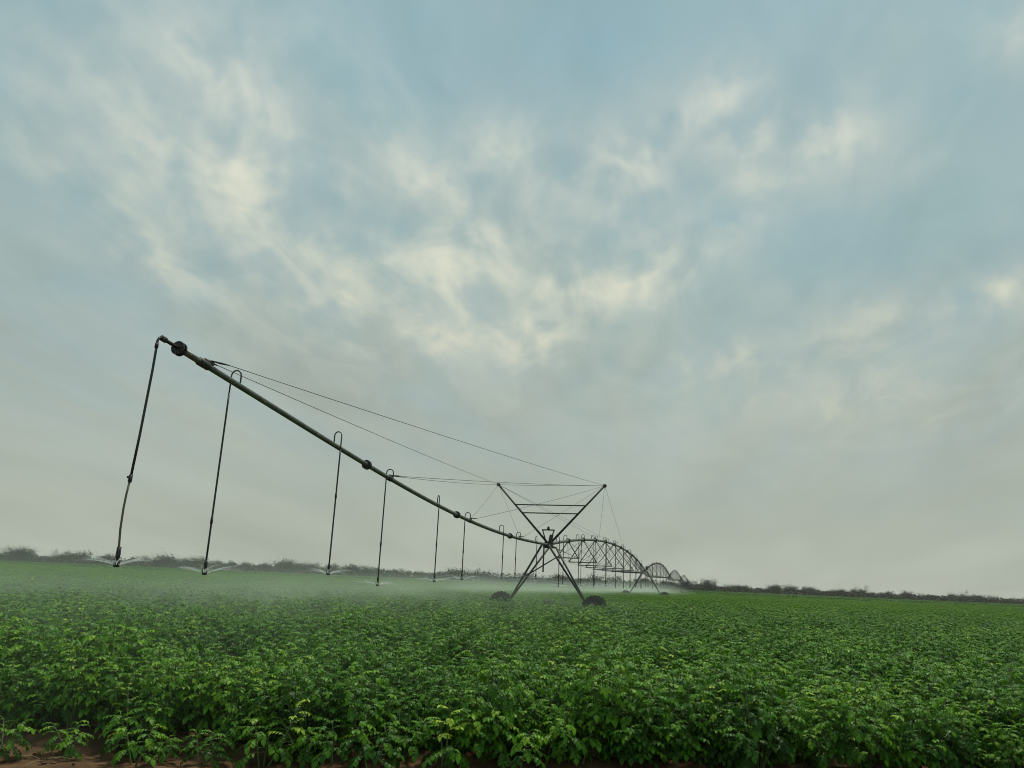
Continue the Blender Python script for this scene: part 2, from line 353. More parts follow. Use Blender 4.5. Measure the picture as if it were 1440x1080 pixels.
def plant_into(mb, rng, lod, base=(0, 0, 0), H=.62, stems=6, young=None, spread=1.0):
    base = Vector(base)
    low_n = 3 if lod == 0 and H > .5 else 0
    for s_ in range(stems+low_n):
        a = 2*math.pi*(s_+rng.uniform(-.3, .3))/stems; tilt = rng.uniform(.10, .62)*spread
        hh = H*rng.uniform(.86, 1.06)*(1-.42*(tilt/.62)**2 if H > .5 else 1); out_ = Vector((math.cos(a), math.sin(a), 0))
        if s_ >= stems: hh = H*rng.uniform(.25, .42); tilt = rng.uniform(.7, .95)
        p0 = base+out_*rng.uniform(.01, .05); p1 = p0+Vector((0, 0, hh*.5))+out_*hh*.5*math.tan(tilt)*.8; p2 = p0+Vector((0, 0, hh))+out_*hh*math.tan(tilt)*.85
        pale = young is not None and s_ < young
        if pale: p2 = p2+Vector((0, 0, .12)); 
        if lod == 0:
            mb.cm = 1; mb.tube([p0, p1, p2], [.008, .006, .003], 5, False, .5); mb.cm = 0
        nl = rng.randint(10, 12) if lod == 0 else 7
        ga = rng.uniform(0, 6.28)
        for i in range(nl):
            t_ = lerp(.34, 1., (i/(nl-1))**.8); p = (p0.lerp(p1, t_*2) if t_ < .5 else p1.lerp(p2, t_*2-1))
            ga += 2.4; la = ga
            od = Vector((math.cos(la), math.sin(la), 0)); od = (od+out_*.8); od.z = 0; od.normalize()
            L = lerp(.195, .125, max(0, (t_-.45)/.55))*rng.uniform(.82, 1.15)
            el_ = lerp(.05, .62, t_**1.5)+rng.uniform(-.18, .18)
            tint = .10+.42*t_+rng.uniform(-.20, .20)  # low leaves darker: canopy shade painted into the colour, with older leaf tone
            if H < .5: L *= .85
            if pale and t_ > .6: tint = rng.uniform(.86, 1.); el_ += .25; L *= .9
            comp_leaf(mb, p, od, el_, L, tint, rng, lod, 4 if lod == 0 else 2)
PV = []      # full-detail plants
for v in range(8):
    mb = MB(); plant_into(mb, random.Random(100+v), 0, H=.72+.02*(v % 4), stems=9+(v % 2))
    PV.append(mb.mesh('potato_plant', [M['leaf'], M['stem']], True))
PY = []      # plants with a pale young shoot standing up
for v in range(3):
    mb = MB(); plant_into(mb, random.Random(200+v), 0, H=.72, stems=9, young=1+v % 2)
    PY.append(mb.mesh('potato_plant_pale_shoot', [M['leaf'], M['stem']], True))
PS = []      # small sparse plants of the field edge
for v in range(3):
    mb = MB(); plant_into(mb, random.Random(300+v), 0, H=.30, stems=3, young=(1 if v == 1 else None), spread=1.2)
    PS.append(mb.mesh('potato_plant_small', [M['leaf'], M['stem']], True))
lib = bpy.data.collections.new('crop_library')
mid_lib = bpy.data.collections.new('crop_patch_library'); far_lib = bpy.data.collections.new('crop_far_library')
def lib_obj(coll, name, me):
    o = bpy.data.objects.new(name, me); coll.objects.link(o)
for i, me in enumerate(PV+PY): lib_obj(lib, 'crop_%02d' % i, me)
NV = len(PV); NALL = len(PV)+len(PY)
for v in range(6):
    rg = random.Random(400+v); mb = MB()
    for i in range(3):
        for j in range(5):
            plant_into(mb, rg, 1, ((j-2)*.33+rg.uniform(-.08, .08), (i-1)*.8+rg.uniform(-.1, .1), .05), H=.76*rg.uniform(.9, 1.1), stems=6, young=(1 if rg.random() < .12 else None))
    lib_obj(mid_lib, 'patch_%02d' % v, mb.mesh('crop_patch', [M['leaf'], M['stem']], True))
for v in range(5):
    rg = random.Random(500+v); mb = MB()
    for _ in range(1300):
        p = Vector((rg.uniform(-2.6, 2.6), rg.uniform(-2.6, 2.6), rg.uniform(.48, .86))); a = rg.uniform(0, 6.28)
        leaflet(mb, p, Vector((math.cos(a), math.sin(a), rg.uniform(-.6, .5))), Vector((0, 0, 1)), rg.uniform(.22, .42), rg.uniform(.2, .32), .2, (.85 if rg.random() < .04 else rg.uniform(.05, .60)), 1)
    mb.add([(-2.6, -2.6, .55), (2.6, -2.6, .55), (2.6, 2.6, .55), (-2.6, 2.6, .55)], [(0, 1, 2, 3)], .2)
    lib_obj(far_lib, 'far_%02d' % v, mb.mesh('crop_far', [M['leaf'], M['stem']], False))
def scatter(name, coll, pts):
    """pts: (x, y, z, rotz, tilt, scale, index)"""
    me = bpy.data.meshes.new(name); me.from_pydata([p[:3] for p in pts], [], [])
    a = me.attributes.new('rot', 'FLOAT_VECTOR', 'POINT'); a.data.foreach_set('vector', [c for p in pts for c in (p[4], 0., p[3])])
    a = me.attributes.new('scl', 'FLOAT', 'POINT'); a.data.foreach_set('value', [p[5] for p in pts])
    a = me.attributes.new('idx', 'INT', 'POINT'); a.data.foreach_set('value', [p[6] for p in pts])
    o = link(name, me)
    gt = bpy.data.node_groups.new(name+'_nodes', 'GeometryNodeTree')
    gt.interface.new_socket('Geometry', in_out='INPUT', socket_type='NodeSocketGeometry'); gt.interface.new_socket('Geometry', in_out='OUTPUT', socket_type='NodeSocketGeometry')
    gi, go = gt.nodes.new('NodeGroupInput'), gt.nodes.new('NodeGroupOutput')
    ci = gt.nodes.new('GeometryNodeCollectionInfo'); ci.inputs['Collection'].default_value = coll; ci.inputs['Separate Children'].default_value = True; ci.inputs['Reset Children'].default_value = True
    ip = gt.nodes.new('GeometryNodeInstanceOnPoints'); ip.inputs['Pick Instance'].default_value = True
    def attr(nm, typ):
        n = gt.nodes.new('GeometryNodeInputNamedAttribute'); n.data_type = typ; n.inputs['Name'].default_value = nm; return n.outputs['Attribute']
    L_ = gt.links.new
    L_(gi.outputs[0], ip.inputs['Points']); L_(ci.outputs[0], ip.inputs['Instance']); L_(attr('idx', 'INT'), ip.inputs['Instance Index'])
    L_(attr('rot', 'FLOAT_VECTOR'), ip.inputs['Rotation']); L_(attr('scl', 'FLOAT'), ip.inputs['Scale']); L_(ip.outputs[0], go.inputs[0])
    md = o.modifiers.new('scatter', 'NODES'); md.node_group = gt
    return o
def in_view(x, y, mrg=0.): return y > 0 and abs(x) < y*.70+mrg
rp = random.Random(11)
near, stuff = [], []
YFULL = 46.
r = 0
while row_y(0, r) < YFULL:
    yc = row_y(0, r); hw = yc*.86+5; x = -hw
    while x < hw:
        xx = x+rp.uniform(-.07, .07); yy = row_y(xx, r)+rp.uniform(-.10, .10)+(.22*mnoise.noise((xx*.8, 0, 2)) if r == 0 else 0)
        idx = rp.randrange(NV) if rp.random() > .045 else NV+rp.randrange(3)
        s_ = rp.uniform(.76, 1.24)*(1+.22*mnoise.noise((xx*.5, yy*.5, 4)))
        if r == 0: s_ *= rp.uniform(.75, 1.)
        zz = soil_h(xx, yy) if (yy < 15 and abs(xx) < 8.5) else .11
        gap = mnoise.noise((xx*.9, yy*.9, 9)) > .40
        if not (gap and 1 < r < 45) and not (r > 1 and rp.random() < .10):
            rec = (xx, yy, zz-.01-(rp.uniform(0, .14) if r > 0 else 0), rp.uniform(0, 6.28), rp.uniform(-.1, .1), s_, idx, r)
            (near if in_view(xx, yy, .25) else stuff).append(rec)
        x += .36*rp.uniform(.78, 1.25)
    r += 1
near.sort(key=lambda q: q[1]); keep = near[:285]; stuff += near[285:]
G_IN = 'potato plants of the foreground rows'
by_row = {}
for q in keep:
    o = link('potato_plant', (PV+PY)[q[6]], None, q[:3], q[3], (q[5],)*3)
    tag(o, 'potato plant', 'potato plant', G_IN)
    by_row.setdefault((q[7], q[6] >= NV), []).append((q[0], q[1], o))
for (r_, pale), it in by_row.items():
    wording(it, ('potato plant with pale shoot' if pale else 'leafy potato plant')+' in '+('front' if r_ == 0 else ORD[r_])+' row, %s rightward from %s')
# small plants standing on the bare soil before the first row
EDGE = [(-4.25, 7.45, 1.05, 0, 'small leafy plant on bare soil in the bottom left corner'),
        (-3.75, 7.62, .9, 2, 'small sparse plant on bare soil, second from the left corner'),
        (-3.35, 7.9, 1.35, 1, 'small plant with pale shoot before the front row at far left'),
        (-2.95, 7.62, .7, 2, 'tiny sprig on the bare soil between two small plants at left'),
        (-2.05, 7.62, 1.3, 1, 'small plant with pale upright shoot on the soil near bottom left'),
        (-1.72, 7.75, 1.2, 2, 'low sparse plant on soil just right of the pale upright shoot'),
        (-1.45, 7.7, 1.35, 0, 'low bushy plant on soil, second right of the pale upright shoot'),
        (-.85, 7.85, 1.2, 2, 'thin low plant on the soil left of bottom centre'),
        (-.45, 7.7, 1.3, 1, 'upright pale shoot at the frame bottom left of centre'),
        (-.1, 7.85, 1.3, 0, 'low leafy plant at the bottom centre of the frame'),
        (.45, 7.95, 1.35, 2, 'low plant at the frame bottom, first right of centre'),
        (1.2, 8.05, 1.3, 0, 'low leafy plant at the frame bottom, second right of centre'),
        (2.1, 8.2, 1.35, 1, 'small pale plant at the frame bottom right of centre'),
        (3.2, 8.35, 1.3, 0, 'low leafy plant at the bottom, below the thin leafless tree')]
EDGE += [(-3.15, 7.55, 1.1, 0, 'leafy sprout on soil, midway between the left corner and pale shoot'),
         (-2.55, 7.5, 1.0, 2, 'sparse sprout on the widest bare patch of soil at left'),
         (-1.1, 7.62, 1.25, 0, 'leafy sprout at the frame bottom below the third drop hose'),
         (.2, 7.72, 1.3, 0, 'leafy sprout at the frame bottom below the left tower wheel'),
         (.75, 7.85, 1.3, 2, 'sparse sprout at the frame bottom below the right tower wheel')]
for (x, y, s_, k_, lab) in EDGE:
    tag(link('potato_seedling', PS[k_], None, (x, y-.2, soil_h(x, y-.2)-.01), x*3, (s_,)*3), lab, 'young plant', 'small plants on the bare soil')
o = scatter('potato_crop', lib, [q[:7] for q in stuff])
tag(o, 'dense green potato crop canopy filling the field behind the foreground', 'crop', kind='stuff')
pts = []
y = YFULL+.6
while y < 150:
    hw = y*.80+4; x = -hw
    while x < hw:
        pts.append((x+rp.uniform(-.2, .2), y+SLOPE*x+rp.uniform(-.2, .2), .10+.02*rp.uniform(-1, 1), R(1.5)+rp.choice((0, math.pi))+rp.uniform(-.1, .1), 0., rp.uniform(.92, 1.08), rp.randrange(6)))
        x += 1.65
    y += 2.1
pts = [p for p in pts if p[1] > YFULL-.3+SLOPE*p[0]]
tag(scatter('potato_crop_middle', mid_lib, pts), 'green potato crop in the middle distance round the machine wheels', 'crop', kind='stuff')
pts = []; y = 150.
while y < FIELD_END:
    hw = y*.78+8; x = -hw
    while x < hw:
        pts.append((x+rp.uniform(-.3, .3), y+rp.uniform(-.3, .3), 0., rp.choice((0, 1, 2, 3))*math.pi/2, 0., rp.uniform(1, 1.06), rp.randrange(5))); x += 4.9
    y += 4.9
tag(scatter('potato_crop_far', far_lib, pts), 'far potato crop reaching the field edge below the treeline', 'crop', kind='stuff')

# ------------------------------------------------------------------ trees along the field edge
def tree_mesh(seed, H, Wd, leafy, bare):
    rg = random.Random(seed); tb = MB(); cb = MB(); tips = []
    lean = Vector((rg.uniform(-.1, .1), rg.uniform(-.1, .1), 1))
    top = lean*H*.40
    tb.tube([(0, 0, -.3), top*.5, top], [.03*H, .022*H, .014*H], 5, False)
    for i in range(9):
        a = i*2.4+rg.uniform(-.4, .4); st = top*rg.uniform(.45, 1.); e = Vector((math.cos(a)*Wd*rg.uniform(.3, .5), math.sin(a)*Wd*rg.uniform(.3, .5), H*rg.uniform(.42, 1.)))
        mid = st.lerp(e, .5)+Vector((0, 0, -.04*H)); tb.tube([st, mid, e], [.011*H, .007*H, .003*H], 4, False); tips.append(e); tips.append(mid)
        for _ in range(3 if bare else 1):
            e2 = e+Vector((rg.uniform(-.2, .2)*Wd, rg.uniform(-.2, .2)*Wd, rg.uniform(-.02, .14)*H)); tb.tube([mid.lerp(e, .6), e2], [.005*H, .0015*H], 3, False)
    for tpt in tips+[top*1.6, top*1.9]:
        tpt = Vector(tpt); ct = rg.uniform(.25, .75)
        for _ in range(leafy):
            o_ = Vector((rg.gauss(0, 1), rg.gauss(0, 1), rg.gauss(0, .75)))*Wd*.15
            p = tpt+o_
            if p.z < .08*H: p.z = .1*H
            a, b = rg.uniform(0, 6.28), rg.uniform(-1, 1)
            leaflet(cb, p, Vector((math.cos(a), math.sin(a), b)), Vector((rg.uniform(-1, 1), rg.uniform(-1, 1), 1)), rg.uniform(.35, .8), rg.uniform(.3, .6), .2, min(1, max(0, ct+rg.uniform(-.25, .25))), 1)
    return tb, cb
TREES = []
for i, (H, Wd, lf, bare) in enumerate([(6.5, 7.5, 60, 0), (5.5, 8, 64, 0), (7.5, 6.5, 52, 0), (6, 6.5, 56, 0), (7, 6, 8, 1), (6.5, 7, 20, 1)]):
    tb, cb = tree_mesh(700+i, H, Wd, lf, bare)
    TREES.append((tb.mesh('trunk', M['bark']), cb.mesh('crown', M['tree_leaf']), H))
tb, cb = tree_mesh(760, 6.5, 7.5, 44, 1); TREES.append((tb.mesh('trunk', M['bark']), cb.mesh('crown', M['tree_dry']), 6.5))
tb, cb = tree_mesh(761, 7.5, 7, 26, 1); TREES.append((tb.mesh('trunk', M['bark']), cb.mesh('crown', M['tree_dry']), 7.5))
def tree(kind, x, y, h, label, group=None, name='tree'):
    t0, c0, H = TREES[kind]
    o = bpy.data.objects.new(name, None); COL.objects.link(o); o.location = (x, y, .45); o.rotation_euler = (0, 0, rp.uniform(0, 6.28)); o.scale = (h/H*rp.uniform(.95, 1.25),)*2+(h/H,)
    link('trunk', t0, o); link('crown', c0, o)
    return tag(o, label, 'tree', group)
x = -310.; wood = {}
while x < 320:
    y = FIELD_END+8+rp.uniform(0, 22)
    px = 720+x/y*1080*.97                     # rough bearing, only decides which stretch of wood this is
    if px < 330:   h = lerp(6.9, 5.6, max(0, px)/330); kinds = (6, 7, 6, 0, 4) if px < 160 else (6, 0, 1, 7); lab = 'brownish half bare tree in the hazy left wood'; grp = 'hazy left wood'
    elif px < 960: h = 5.0; kinds = (0, 1, 2, 3, 0); lab = 'hazy bushy tree in the distant line'; grp = 'hazy trees behind the hoses'
    else:          h = lerp(4.3, 3.6, (px-960)/480); kinds = (0, 1, 3, 0, 1, 5); lab = 'low dark bushy tree in the right treeline'; grp = 'dark right treeline'
    wood.setdefault((lab, grp), []).append((x, y, tree(rp.choice(kinds), x, y, h*rp.uniform(.72, 1.12), lab, grp)))
    x += rp.uniform(3.4, 5.6)
for (lab, grp), it in wood.items(): wording(it, lab+', %s rightward from %s')
def at_px(px, y): return (px-720)/1080*1.03*y
tree(7, at_px(4, 412), 412, 8.4, 'tallest bare brown tree at the left edge of the photo')
tree(2, at_px(432, 412), 412, 6.9, 'taller round tree left of the third drop hose')
tree(4, at_px(979, 402), 402, 6.0, 'bare spindly tree just right of the machine far end')
tree(0, at_px(992, 405), 405, 5.8, 'dark rounded tree nearest the far end of the machine')
tree(4, at_px(1197, 412), 412, 6.2, 'thin leafless tree standing above the right treeline')
tree(4, at_px(1330, 412), 412, 5.8, 'thin leafless tree near the right edge of the photo')
g = MB(); rg = random.Random(5)
for _ in range(26000):
    x = rg.uniform(-330, 340); y = FIELD_END+rg.uniform(4, 40); px = 720+x/y*1050
    hh = 4.2 if px < 330 else (3.9 if px < 960 else 3.2)
    a = rg.uniform(0, 6.28)
    leaflet(g, Vector((x, y, rg.uniform(.3, hh)*rg.uniform(.5, 1)+.3)), Vector((math.cos(a), math.sin(a), rg.uniform(-.5, .8))), Vector((rg.uniform(-1, 1), rg.uniform(-1, 1), 1)), rg.uniform(.9, 1.9), rg.uniform(.8, 1.5), .2, rg.random(), 1)
tag(link('undergrowth', g.mesh('undergrowth', M['tree_leaf'])), 'dense dark undergrowth below the distant trees', 'undergrowth', kind='stuff')

# ------------------------------------------------------------------ the centre pivot machine (local x runs away along the pipe, local y to its left)
TX, TY = 2.10, 37.5
DA = math.atan2(.96734, .25349)
root = bpy.data.objects.new('irrigation_machine', None); COL.objects.link(root); root.location = (TX, TY, 0); root.rotation_euler = (0, 0, DA)
tag(root, 'long centre pivot irrigation machine with overhanging pipe, wheeled towers and arched spans', 'irrigation machine')
rootM = Matrix.Translation((TX, TY, 0)) @ Matrix.Rotation(DA, 4, 'Z')
def part(name, mb, mat, parent=root, smooth=True):
    return link(name, mb.mesh(name, mat, smooth), parent)
OS = [-28.0, -27.6, -26.7, -24.5, -22.4, -20.9, -19.7, -16, -14.3, -13, -9, -7.6, -4.8, 0]
OZ = [4.82, 4.78, 4.71, 4.52, 4.25, 4.06, 3.96, 3.72, 3.60, 3.52, 3.40, 3.37, 3.37, 3.45]
cf = np.polyfit(OS, OZ, 4)
def oz(s): return float(np.polyval(cf, s))
HUB = 3.45; SPAN = 57.; NSP = 4; CROWN = 1.35
RISE = [0, .12, .5, .55, .6, .6]            # the field rises a little under the far towers
def sz_(s, sp=0):
    u = (s % SPAN)/SPAN; return HUB+.03+lerp(RISE[sp], RISE[sp+1], u)+4*CROWN*u*(1-u)
def flange(parent, p, d, r=.10):
    mb = MB(); d = Vector(d).normalized(); p = Vector(p)
    mb.disc(p-d*.032, d, r, .026, 20); mb.disc(p+d*.032, d, r, .026, 20)
    o1 = d.orthogonal().normalized(); o2 = d.cross(o1)
    for i in range(8):
        q = p+(o1*math.cos(i*.785)+o2*math.sin(i*.785))*r*.8; mb.tube([q-d*.065, q+d*.065], .011, 5)
    return part('flange', mb, M['dark'], parent, False)
mb = MB(); ss = np.linspace(-27.55, -.25, 60)
mb.tube([(s, 0, oz(s)) for s in ss], [lerp(.049, .062, (s+27.55)/27.3) for s in ss], 12)
op = part('overhang_pipe', mb, M['steel'])
for s in (-27.58, -20.9, -14.25, -7.6): flange(op, (s, 0, oz(s)), (1, 0, oz(s+.1)/.1-oz(s)/.1), .105)
mb = MB(); mb.tube([(-27.6, 0, oz(-27.6)), (-27.96, 0, oz(-27.96)+.0)], .028, 8); mb.disc((-27.93, 0, oz(-27.93)), (1, 0, -.1), .042, .09, 10)
part('end_stub', mb, M['dark'], op)
TIP = (2.64, HUB+2.85)                          # lateral reach and height of the mast tips
ATT = [-26.95, -19.55, -12.9, -6.1]
for s in ATT:
    mb = MB(); a = 1 if s > -20 else 1.15
    mb.tube([(s-.14*a, 0, oz(s-.14)), (s+.08, 0, oz(s+.08))], .064, 10); mb.box((s+.08, 0, oz(s)+.065), (.22, .04, .06))
    for y_ in (-.07, .07): mb.tube([(s+.1, y_*.3, oz(s)+.09), (s+.28, y_, oz(s)+.10), (s+.46, y_*1.5, oz(s)+.115)], [.010, .018, .008], 6)
    part('cable_clamp', mb, M['dark'], op)
def cable(a, b, sag=.0, r=.0085):
    a, b = Vector(a), Vector(b); pts = [a.lerp(b, i/10)-Vector((0, 0, sag*4*(i/10)*(1-i/10))) for i in range(11)]
    mb = MB(); mb.tube(pts, r, 5); return part('support_cable', mb, M['cable'])
for s in ATT:
    for sg in (-1, 1): cable((s+.46, .1*sg, oz(s)+.115), (0, sg*TIP[0], TIP[1]), .05 if s < -10 else .0, .0065 if s < -15 else .0065)
for s in (17., 33.):
    for sg in (-1, 1): cable((s, .05*sg, sz_(s)+.08), (0, sg*TIP[0], TIP[1]), 0, .0065)
cable((0, -TIP[0], TIP[1]), (0, TIP[0], TIP[1]), .02, .009)

# the cable mast on the first tower
mb = MB(); mb.box((0, 0, HUB+.10), (.5, .36, .06)); mb.box((0, .0, HUB-.02), (.7, .22, .16))
mast = part('cable_mast', mb, M['frame'], smooth=False)
for sg in (-1, 1):
    mb = MB(); mb.tube([(0, sg*.10, HUB+.12), (0, sg*TIP[0], TIP[1])], [.055, .045], 8); mb.disc((0, sg*TIP[0], TIP[1]), (1, 0, 0), .09, .10, 12)
    part('mast_arm', mb, M['frame'], mast)
for hz in (1.83, 1.44):
    yy = .1+(TIP[0]-.1)*hz/2.85; mb = MB(); mb.tube([(-.06, -yy, HUB+hz+.05), (-.06, yy, HUB+hz+.05)], .03, 6); part('crossbar', mb, M['frame'], mast)
mb = MB()
for sg in (-1, 1): mb.tube([(-.25, sg*.06, HUB), (-.25, sg*.28, HUB+.68)], .03, 6)
mb.tube([(-.25, -.31, HUB+.68), (-.25, .31, HUB+.68)], .032, 6)
cbx = part('control_frame', mb, M['dark'])
mb = MB(); mb.box((-.30, -.14, HUB+.28), (.16, .15, .36), Matrix.Rotation(.22, 3, 'X')); part('control_box', mb, M['dark'], cbx, False)
mb = MB(); mb.tube([(-.25, 0, HUB+.70), (-.25, 0, HUB+.80), (-.25, .01, HUB+.86)], [.07, .06, .012], 8); part('beacon', mb, M['dark'], cbx)

# drive towers
WB = 2.24
def wheel_mesh():
    mb = MB(); n = 28; prof = [(-.16, .36), (-.19, .46), (-.17, .58), (-.09, .625), (.09, .625), (.17, .58), (.19, .46), (.16, .36)]
    vs = [(r_*math.cos(2*math.pi*i/n), x_, r_*math.sin(2*math.pi*i/n)) for i in range(n) for x_, r_ in prof]; k_ = len(prof)
    mb.add(vs, [(i*k_+j, i*k_+j+1, ((i+1) % n)*k_+j+1, ((i+1) % n)*k_+j) for i in range(n) for j in range(k_-1)])
    for i in range(20):                                     # deep lugs
        a = 2*math.pi*i/20
        for sg in (-1, 1):
            rot = Matrix.Rotation(-(a+sg*.06), 3, 'Y')
            mb.box(rot @ Vector((.645, sg*.085, 0)), (.07, .16, .055), rot @ Matrix.Rotation(sg*.5, 3, 'X'))
    mb.cm = 1; mb.disc((0, 0, 0), (0, 1, 0), .37, .06, 20); mb.disc((0, 0, 0), (0, 1, 0), .12, .26, 12)
    return mb.mesh('wheel', [M['rubber'], M['dark']])
WH = wheel_mesh()
def tower(s, k_):
    h0 = 1.02
    mb = MB(); mb.box((s, 0, .60), (.13, WB*2-.7, .14))
    for sg in (-1, 1): mb.box((s, sg*(WB-.42), .66), (.22, .26, .34))
    for sg in (-1, 1): mb.tube([(s, sg*(WB-.5), .70), (s, sg*(WB-.05), .64)], .06, 8)
    HUB = globals()['HUB']+RISE[k_]
    tw = part('drive_tower', mb, M['frame'], smooth=False)
    for sg in (-1, 1):
        for f in (-1, 1):
            m2 = MB(); m2.tube([(s+f*.08, sg*(WB-.46), .9), (s+f*.9, sg*.16, HUB-.06)], [.045, .05], 8); part('leg', m2, M['frame'], tw)
        # wheels roll across the pipe, axle along it
        wo = link('wheel', WH, tw, scale=(.9,)*3); wo.location = (s-.02, sg*WB, .60); wo.rotation_euler = (0, sg*.3, R(90))
        m2 = MB(); m2.tube([(s+.02, sg*(WB-.36), .66), (s-.02, sg*WB, .62)], .07, 8); m2.box((s, sg*(WB-.2), .62), (.3, .3, .26)); part('gearbox', m2, M['dark'], tw, False)
    m2 = MB(); m2.tube([(s, 1.15, 1.92), (s, -.5, 2.95)], .03, 6); part('brace', m2, M['frame'], tw)
    m2 = MB(); m2.tube([(s, -.2, .80), (s, .2, .80)], .12, 10); m2.box((s, 0, .74), (.3, .3, .2)); part('drive_motor', m2, M['dark'], tw, False)
    m2 = MB(); m2.tube([(s-.8, 0, HUB-.03), (s+.8, 0, HUB-.03)], .075, 10); m2.box((s, 0, HUB-.1), (.9, .42, .1)); part('tower_head', m2, M['dark'], tw)
    if k_:
        m2 = MB(); m2.box((s, -.2, HUB+.25), (.2, .2, .4)); part('tower_box', m2, M['dark'], tw, False)
    return tw
for k_ in range(NSP+1): tower(k_*SPAN, k_)

# spans
NB = 11
for sp in range(NSP):
    s0 = sp*SPAN; mb = MB(); q = np.linspace(s0+.25, s0+SPAN-.25, 61)
    mb.tube([(s, 0, sz_(s-s0, sp)) for s in q], .078, 10)
    pipe = part('span_pipe', mb, M['steel' if sp < 1 else 'frame'])
    J = [s0+SPAN*i/NB for i in range(NB+1)]
    nodes = {}
    for i in range(1, NB):
        u = i/NB; wid = min(1.6, .30+ .28*min(i, NB-i)); nodes[i] = (J[i], wid, 3.16-.34*math.sin(math.pi*u)**.7+lerp(RISE[sp], RISE[sp+1], u))
        if sp < 2: flange(pipe, (J[i], 0, sz_(J[i]-s0, sp)), (1, 0, 0), .13)
    big = MB()
    for i in range(1, NB):
        x_, w_, z_ = nodes[i]; tgt = MB() if sp < 2 else big
        tgt.tube([(x_, -w_, z_), (x_, w_, z_)], .030, 6)
        if sp < 2: part('spreader', tgt, M['frame'], pipe)
        for sg in (-1, 1):
            t2 = MB() if sp < 2 else big
            t2.tube([(x_, sg*.03, sz_(x_-s0, sp)-.06), (x_, sg*w_, z_)], .028, 5)
            if sp < 2: part('strut', t2, M['frame'], pipe)
            for di in (-1, 1):
                if sp < 2 or di > 0:
                    t3 = MB() if sp < 2 else big
                    xe = J[i+di]; t3.tube([(xe, sg*.03, sz_(min(xe-s0, SPAN-.001), sp)-.05), (x_, sg*w_, z_)], .010, 4)
                    if sp < 2: part('diagonal_rod', t3, M['frame'], pipe)
    for sg in (-1, 1):
        pts = [(s0+.5, sg*.12, HUB-.1+RISE[sp])]+[(nodes[i][0], sg*nodes[i][1], nodes[i][2]) for i in range(1, NB)]+[(s0+SPAN-.5, sg*.12, HUB-.1+RISE[sp+1])]
        t4 = MB() if sp < 2 else big; t4.tube(pts, .008, 5)
        if sp < 2: part('truss_rod', t4, M['frame'], pipe)
    if sp >= 2: part('truss', big, M['frame'], pipe)

# drop hoses with goosenecks and sprinklers
def sprinkler(parent, p, big=True):
    mb = MB(); x_, y_, z_ = p; r_ = .85 if big else 1.1
    mb.tube([(x_, y_, z_+.20), (x_, y_, z_+.15), (x_, y_, z_+.13), (x_, y_, z_+.09), (x_, y_, z_+.075), (x_, y_, z_+.05)], [.018*r_, .036*r_, .036*r_, .030*r_, .02*r_, .018*r_], 8)
    for a in (0, 2.1, 4.2): mb.tube([(x_+.035*math.cos(a), y_+.035*math.sin(a), z_+.07), (x_+.042*math.cos(a), y_+.042*math.sin(a), z_+.01)], .006, 4)
    mb.tube([(x_, y_, z_+.02), (x_, y_, z_-.03)], [.055*r_, .04*r_], 10)
    part('sprinkler', mb, M['dark'], parent)
def drop(s, side, zp, zn, r=.016, loop=.17, lift=.22, clampf=.45, old=0., straight=False, det=True):
    """gooseneck leaves the top of the pipe, bends over to one side, the hose hangs to the sprinkler"""
    w_ = .17*side; mb = MB()
    ztop = zp+.05+lift; g_ = [(s, 0, zp+.05)]
    for i in range(9):
        a = math.pi*i/8; g_.append((s-.02*i/8, w_*(1-math.cos(a))/2, ztop-.085+.085*math.sin(a)))
    g_.append((s-.02, w_, zp-.12))
    y0 = zp-.12; L = y0-zn-.18; ss_ = s-.02
    hp = [(ss_+.03*old*math.sin(math.pi*min(1, max(0, (t_-.5)*2)))*1.0, w_, y0-L*t_) for t_ in np.linspace(0, 1, 9)]
    mb.tube(hp, r, 6)
    dh = part('drop_hose', mb, M['hose'])
    m2 = MB(); m2.tube(g_, r*.9, 6); part('gooseneck', m2, M['steel'], dh)
    if det:
        m3 = MB(); zc = lerp(y0, zn, clampf); m3.tube([(ss_, w_, zc+.05), (ss_, w_, zc-.05)], r*1.35, 6); part('hose_clamp', m3, M['dark'], dh)
    sprinkler(dh, (ss_, w_, zn), det)
    return (ss_, w_, zn)
NOZ = []
# the end drop: an elbow, a black hose, a bleached curved tail
mb = MB(); E = -27.97; ez = oz(E)
mb.tube([(E, 0, ez), (E-.05, 0, ez-.01), (E-.075, 0, ez-.06), (E-.08, 0, ez-.5), (E-.12, 0, 3.4), (E-.16, 0, 2.79)], .0175, 7)
dh = part('drop_hose', mb, M['hose'])
mb = MB(); mb.tube([(E-.16, 0, 2.80), (E-.185, 0, 2.60), (E-.195, 0, 2.41), (E-.19, 0, 2.15), (E-.17, 0, 1.98), (E-.155, 0, 1.86)], .0145, 7); part('hose_tail', mb, M['hose_old'], dh)
mb = MB(); mb.tube([(E-.157, 0, 2.86), (E-.163, 0, 2.76)], .026, 7); mb.box((E-.15, .03, 2.83), (.03, .05, .03)); mb.tube([(E-.076, 0, ez-.10), (E-.078, 0, ez-.17)], .026, 7); part('hose_clamp', mb, M['dark'], dh)
mb = MB(); mb.tube([(E-.155, 0, 1.92), (E-.155, 0, 1.80)], .028, 8); part('hose_weight', mb, M['dark'], dh)
sprinkler(dh, (E-.155, 0, 1.69)); NOZ.append((E-.155, 0, 1.69))
for (s, side, zn, cfr) in [(-26.0, 1, 1.62, .72), (-22.55, -1, 1.69, .38), (-19.35, 1, 1.48, .6), (-16.05, -.35, 1.61, .5), (-12.85, 1, 1.69, .5), (-9.2, -1, 1.80, .5), (-5.85, 1, 1.86, .5), (-3.0, -.4, 1.86, .5)]:
    NOZ.append(drop(s, side, oz(s), zn, clampf=cfr))
